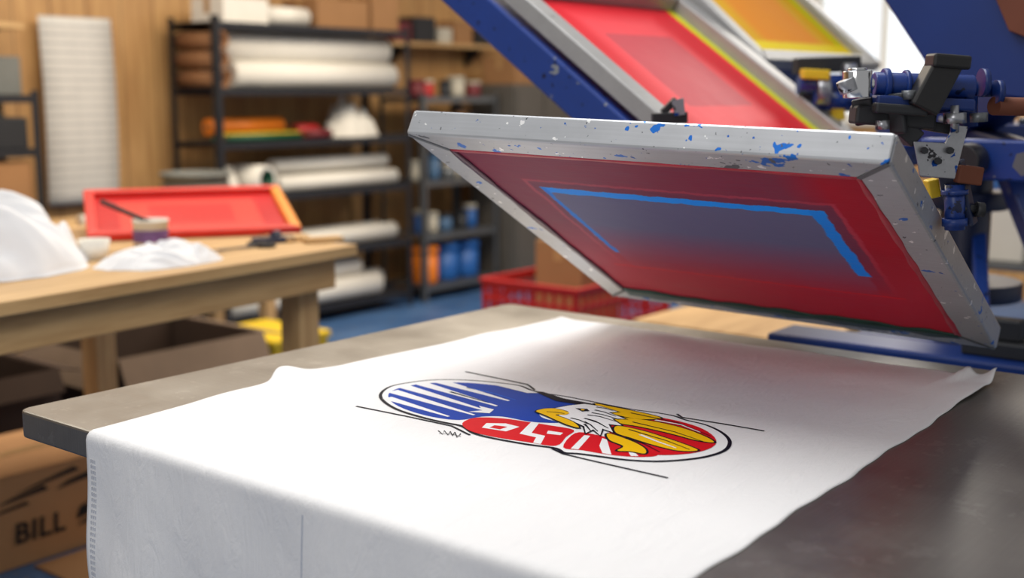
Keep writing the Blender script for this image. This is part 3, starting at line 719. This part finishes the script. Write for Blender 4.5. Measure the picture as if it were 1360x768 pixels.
def chart_mat():
    t = NT("printed_chart"); v = t.coords(); sp = t.node("ShaderNodeSeparateXYZ"); t.link(v, sp.inputs[0])
    a = t.math('LESS_THAN', t.math('FRACT', t.math('DIVIDE', sp.outputs[2], .044)), .30)
    b = t.math('LESS_THAN', t.math('FRACT', t.math('DIVIDE', t.math('ADD', sp.outputs[0], .02), .1)), .04)
    m = t.math('MULTIPLY', t.math('MAXIMUM', a, t.math('MULTIPLY', b, .6)), t.math('ADD', t.math('MULTIPLY', t.noise(v, 14), .6), .15))
    return t.fin(t.mix(m, lin((212, 209, 203)), lin((100, 104, 114))), .7)
MB().grid(lambda u, v: (3.28+.40*u, 5.56-.02*math.sin(v*3.1), .75+.93*v), 4, 20).make("hanging_chart", chart_mat(), label="long white printed chart hanging on wood wall", cat="chart", solid=.002)
st = T("side_table", "low wooden side table against wood wall", "table", loc=(3.25, 4.75, 0))
MB().bx(2.5, 3.85, 4.5, 5.0, .72, .75).make("tabletop", m_pine, st, True, bevel=.003)
for x in (2.55, 3.8):
    for y in (4.55, 4.95): MB().bx(x-.03, x+.03, y-.03, y+.03, 0, .72).make("leg", m_pinev, st, True)
tc = Vector((3.54, 4.72, .752)); tb = T("plastic_tub", "grey round plastic tub on side table", "tub", loc=tc)
MB().lathe(tc, [(0, 0), (.12, 0), (.15, .17), (.165, .175), (.165, .19), (.145, .19), (.115, .01), (0, .01)]).make("tub_wall", m_grayplastic, tb, True)
MB().lathe(tc, [(.151, .125), (.158, .128), (.158, .135), (.152, .138)]).make("tub_ring", m_grayplastic, tb, True)
roll(2.85, 3.3, 4.6, .75, .025, m_white, "thin white paper roll on side table", "paper rolls on side table")

# ------------------------------------------------------------------ work bench
bz = .90
PB = onz(475, 325, bz); q_ = onz(0, 402, bz); rzb = math.atan2(PB.y-q_.y, PB.x-q_.x)
bench = T("wooden_work_bench", "pine work bench cluttered with rags and inks", "workbench", loc=(PB.x, PB.y, 0), rz=rzb)
BW, BD = 2.0, 1.05
pl = MB()
for i in range(5): pl.bx(-BW, 0, i*BD/5+.001, (i+1)*BD/5-.001, bz-.03, bz)
pl.make("tabletop", m_pine, bench, bevel=.002)
MB().bx(-BW+.06, -.06, .03, .06, bz-.115, bz-.031).make("apron", m_pine, bench, bevel=.002)
MB().bx(-BW+.06, -.06, BD-.06, BD-.03, bz-.115, bz-.031).make("apron", m_pine, bench, bevel=.002)
MB().bx(-.09, -.06, .061, BD-.061, bz-.115, bz-.031).make("apron", m_pine, bench, bevel=.002)
for x in (-.135, -BW+.10):
    for y in (.062, BD-.135): MB().bx(x-.035, x+.040, y, y+.073, 0, bz-.031).make("leg", m_pinev, bench, bevel=.003)
def BP(px, py, z=bz): return onz(px, py, z)
c = BP(30, 366); crumple("cloth_heap", "crumpled heap of white cotton shirts on bench", "cloth", (c.x-.04, c.y+.17, bz), .28, .25, .21, m_wcloth, 31, .3, n=70, fold=1.3)
c = BP(215, 352); crumple("shop_rag", "crumpled white rag on bench edge", "cloth", (c.x+.01, c.y+.03, bz), .16, .10, .045, m_wcloth, 35, -.2, n=50, fold=1.5)
redb = layered("bench_red_mesh", (206, 30, 34), [(-.21, .21, -.14, .14, (230, 70, 56), .012, .8), (-.12, .13, -.09, .09, (196, 32, 34), .004, .8)], rough=.3, spec=.5)
m_redrail = PM("red_painted_rail", (216, 44, 34), .4)
C = BP(262, 316); tilt = math.radians(13)
Xb = Vector((math.cos(-.55), math.sin(-.55), 0)); Yb0 = Vector((-Xb.y, Xb.x, 0)); Yb = (Yb0*math.cos(tilt)+Vector((0, 0, math.sin(tilt)))).normalized()
frame("red painted printing screen lying tilted on bench", C+Yb*.20+Vector((0, 0, .004)), Xb, Yb, .60, .42, redb, bar=.03, t=.022, railmats=[m_redrail, PM("amber_rail", (236, 144, 40), .4), m_redrail, m_redrail])
q = C+Yb0*.36
MB().beam(Vector((q.x, q.y, bz+.035))-Xb*.2, Vector((q.x, q.y, bz+.035))+Xb*.2, .06, .068).make("wood_block", m_pine, label="pine block propping red frame on bench", cat="wood block", bevel=.003)
c = BP(201, 329); can = T("ink_can", "small white ink can with purple label on bench", "can", loc=c)
r = .046
MB().lathe(c, [(0, 0), (r, 0), (r, .07), (r+.003, .071), (r+.003, .077), (r-.004, .077), (r-.005, .06), (0, .06)]).make("can_body", m_white, can, True)
MB().lathe(c, [(r+.001, .018), (r+.001, .050)]).make("label_band", PM("purple_label", (120, 84, 140), .5, 0, .5, 60), can, True)
p0 = c+Vector((.005, .0, .066)); p1 = at3(133, 267, (c.x*FW[0]+c.y*FW[1])*.99)
MB().beam(p0, p1, .022, .012).make("stir_stick", m_black, label="dark stirring spatula resting in ink can", cat="spatula", bevel=.002)
c = BP(126, 344); MB().lathe(c, [(0, 0), (.03, 0), (.04, .05), (.037, .05), (.028, .004), (0, .004)]).make("paper_cup", m_white, label="small white paper cup on bench", cat="cup")
c = BP(330, 330); sc = T("scissors", "dark handled scissors lying on bench", "scissors", loc=c)
for s in (-1, 1):
    hd_ = MB(); cc = c+Vector((.045, -.02*s, .006))
    hd_.cyl(cc-Vector((0, 0, .005)), cc+Vector((0, 0, .005)), .026, inner=.017, seg=20); hd_.make("handle", m_black, sc, True)
    MB().prism([c+Vector((.02, -.012*s, .004)), c+Vector((.02, -.004*s, .004)), c+Vector((-.11, .010*s, .004)), c+Vector((-.10, .002*s, .004))], (0, 0, .003)).make("blade", m_gray, sc, True)
c = BP(352, 323); MB().beam(c+Vector((-.03, .02, .008)), c+Vector((.07, -.04, .008)), .03, .016).cyl(c+Vector((.02, -.01, .02)), c+Vector((.05, .0, .02)), .012).make("tape_gun", m_navyd, label="small dark blue tool lying on bench", cat="tool", bevel=.003)
c = BP(392, 319); MB().prism([c+Vector((-.06, -.04, 0)), c+Vector((.03, -.03, 0)), c+Vector((.05, .03, 0)), c+Vector((-.04, .04, 0))], (0, 0, .014)).make("wood_offcut", m_pine, label="light wood offcut lying on bench", cat="wood piece", bevel=.002)
c = BP(432, 322); MB().beam(c+Vector((-.05, .03, .008)), c+Vector((.05, -.01, .008)), .05, .014).make("wood_scrap", m_pine, label="thin pine scrap on bench end", cat="wood piece", bevel=.002)

# ------------------------------------------------------------------ under the bench
def openbox(name, lab, x0, x1, y0, y1, h, mt, flap=.12, fm_=None):
    e = T(name, lab, "box", loc=((x0+x1)/2, (y0+y1)/2, 0)); t = .006
    b = MB().bx(x0, x1, y0, y1, 0, t).bx(x0, x0+t, y0, y1, t, h).bx(x1-t, x1, y0, y1, t, h).bx(x0+t, x1-t, y0, y0+t, t, h).bx(x0+t, x1-t, y1-t, y1, t, h)
    b.make("body", mt, e, True)
    for (a, bb, d, dz) in (((x0, y0), (x1, y0), (0, -1), -2.5), ((x1, y0), (x1, y1), (1, 0), -.25), ((x1, y1), (x0, y1), (0, 1), .5), ((x0, y1), (x0, y0), (-1, 0), -1.6)):
        dv = Vector((d[0], d[1], dz)).normalized()*flap
        A_ = Vector((a[0], a[1], h)); B_ = Vector((bb[0], bb[1], h))
        MB().prism([A_, B_, B_+dv, A_+dv], (0, 0, .005)).make("flap", fm_ or mt, e, True)
openbox("open_box", "large open brown cardboard box with pale flaps on floor", 2.36, 3.0, 3.62, 4.2, .40, m_darkcard, .13, m_flap)
openbox("open_box", "dark open cardboard box on floor, filling the shade under bench", 1.62, 2.16, 3.66, 4.2, .40, m_darkcard, .08)  # dark box added here also fills in the deep shade under the bench
MB().bx(3.2, 3.5, 3.8, 4.2, 0, .3).bx(3.19, 3.51, 3.79, 4.21, .28, .31).make("storage_crate", m_yellow, label="yellow lidded plastic crate on floor behind boxes", cat="crate", bevel=.006)
m_boxd = PM("brown_box_board", (192, 144, 98), .85, 0, .12, 5, .15, 90)
bb = carton("cardboard_box", "brown cardboard box with bold black lettering on floor", 1.15, 1.96, 3.1, 3.5, 0, .27, m_boxd)
def text_on(txt, size, org, M3, mt, parent, name="printed_text", shear=0):
    cu = bpy.data.curves.new("t", 'FONT'); cu.body = txt; cu.size = size; cu.extrude = .0006; cu.offset = size*.022; cu.shear = shear; cu.space_character = 1.08
    to = bpy.data.objects.new("t", cu); COL.objects.link(to); bpy.context.view_layer.update()
    me = bpy.data.meshes.new_from_object(to.evaluated_get(bpy.context.evaluated_depsgraph_get()))
    bpy.data.objects.remove(to); me.materials.append(mt); o = bpy.data.objects.new(name, me); COL.objects.link(o)
    o.parent = parent; m = M3.to_4x4(); m.translation = Vector(org); o.matrix_local = m; return o
m_txt = PM("black_print", (22, 18, 18), .7)
R = Matrix(((1, 0, 0), (0, 0, -1), (0, 1, 0)))
text_on("BILL", .082, (.105, -.203, .070), R, m_txt, bb, shear=.08)
gm = MB()
for (x, z, w_, h, s) in ((.06, .19, .16, .014, .2), (.12, .212, .2, .014, .3), (.24, .195, .13, .018, .25), (.04, .165, .12, .010, .2), (.30, .09, .04, .035, .4), (.335, .10, .03, .045, .3), (.36, .125, .03, .05, .3), (.30, .07, .07, .012, .2)):
    gm.prism([(x, -.2025, z), (x+w_, -.2025, z+w_*s*.4), (x+w_*.9, -.2025, z+h+w_*s*.4), (x+w_*.3, -.2025, z+h)], (0, .001, 0))
gm.make("printed_graphic", m_txt, bb)
MB().bx(1.7, 2.15, 2.7, 3.07, 0, .006).make("cardboard_sheet", m_card, label="flat cardboard sheet lying on floor", cat="cardboard")

# ------------------------------------------------------------------ red crate, box, wooden table, cart
def crate(x, y, z, w_=.42, d=.34, h=.26, grp="red plastic crates"):
    e = T("plastic_crate", "red slatted plastic crate stacked on floor", "crate", loc=(x, y, z), rz=0, group=grp)
    b = MB(); t = .012
    b.box((0, 0, t/2), (w_, d, t))
    for (cx, cy, L, ax) in ((0, -d/2+t/2, w_, 0), (0, d/2-t/2, w_, 0), (-w_/2+t/2, 0, d-2*t, 1), (w_/2-t/2, 0, d-2*t, 1)):
        def bar(z0, z1):
            b.box((cx, cy, (z0+z1)/2), (L, t, z1-z0) if ax == 0 else (t, L, z1-z0))
        bar(t, .035); bar(h*.36, h*.42); bar(h*.68, h*.74); bar(h-.035, h)
        n = int(L/.05)
        for i in range(n+1):
            p = -L/2+.008+i*(L-.016)/n
            b.box((cx+(p if ax == 0 else 0), cy+(p if ax else 0), h/2), (.012 if ax == 0 else t*.8, .012 if ax else t*.8, h-.05))
    b.make("crate_wall", m_red, e, bevel=0)
    MB().box((0, -d/2-.002, h-.008), (w_+.016, .012, .016)).box((0, d/2+.002, h-.008), (w_+.016, .012, .016)).box((-w_/2-.002, 0, h-.008), (.012, d, .016)).box((w_/2+.002, 0, h-.008), (.012, d, .016)).make("rim", m_red, e, bevel=.002)
Lc = onz(640, 368, .57)
for z in (0, .285): crate(Lc.x+.34, Lc.y-.24, z, w_=.68, d=.48, h=.283)
carton("cardboard_box", "brown cardboard box standing in red crate", Lc.x+.28, Lc.x+.56, Lc.y-.30, Lc.y-.06, .299, .70)
wt = T("wooden_table", "low plywood table behind steel table", "table", loc=(3.8, 2.3, 0))
q0 = onz(880, 414, .60); q1 = onz(1075, 452, .60)
wt_x0, wt_x1 = q1.x-.05, q1.x+.65
MB().bx(wt_x0, wt_x1, q1.y-.02, q0.y, .57, .60).make("tabletop", m_pine, wt, True, bevel=.003)
for x in (wt_x0+.05, wt_x1-.05):
    for y in (q1.y+.05, q0.y-.05): MB().bx(x-.035, x+.035, y-.035, y+.035, 0, .57).make("leg", m_pinev, wt, True)
ct = T("utility_cart", "grey metal utility cart with paper boxes", "cart", loc=(4.6, 1.4, 0))
for z in (.2, .72): MB().bx(4.2, 5.0, 1.1, 1.65, z, z+.02).bx(4.2, 5.0, 1.1, 1.11, z, z+.06).bx(4.2, 5.0, 1.64, 1.65, z, z+.06).make("tray", m_gray, ct, True)
for x in (4.22, 4.98):
    for y in (1.12, 1.63): MB().cyl((x, y, .06), (x, y, .78), .013).make("leg", m_gray, ct, True)
for x in (4.22, 4.98):
    for y in (1.12, 1.63): MB().cyl((x-.012, y, .03), (x+.012, y, .03), .03).make("caster_wheel", m_black, ct, True)
carton("paper_box", "white paper box on utility cart", 4.28, 4.6, 1.2, 1.5, .741, .95, m_white)
carton("paper_box", "blue paper box on utility cart", 4.64, 4.92, 1.2, 1.55, .741, 1.02, m_bluebin)

# ------------------------------------------------------------------ light
def area(name, loc, size, power, col, rot=(0, 0, 0), sy=None):
    l = bpy.data.lights.new(name, 'AREA'); l.energy = power; l.size = size; l.color = col
    if sy: l.shape = 'RECTANGLE'; l.size_y = sy
    o = bpy.data.objects.new(name, l); COL.objects.link(o); o.location = loc; o.rotation_euler = rot; return o
area("ceiling_or_fill_light", (1.45, 1.25, 2.8), 1.7, 35, (1, .985, .965), sy=1.0)
area("ceiling_or_fill_light", (4.2, 3.4, 2.85), 2.6, 94, (1, .86, .68), sy=1.2)
area("ceiling_or_fill_light", (2.2, 4.2, 2.85), 2.0, 40, (1, .89, .74), sy=.8)
area("ceiling_or_fill_light", (6.3, 2.2, 2.85), 1.6, 55, (1, .93, .84), sy=.8)
area("ceiling_or_fill_light", (-1.3, .5, 2.5), 1.4, 17, (1, .98, .95), rot=(0, math.radians(-48), 0), sy=1.0)  # unseen fill lamp added behind the camera to brighten the hanging cloth
w = bpy.data.worlds.new("world"); bpy.context.scene.world = w; w.use_nodes = True
w.node_tree.nodes["Background"].inputs[0].default_value = (1, .985, .97, 1); w.node_tree.nodes["Background"].inputs[1].default_value = .36
try:
    bpy.context.scene.view_settings.view_transform = 'Standard'
except Exception: pass
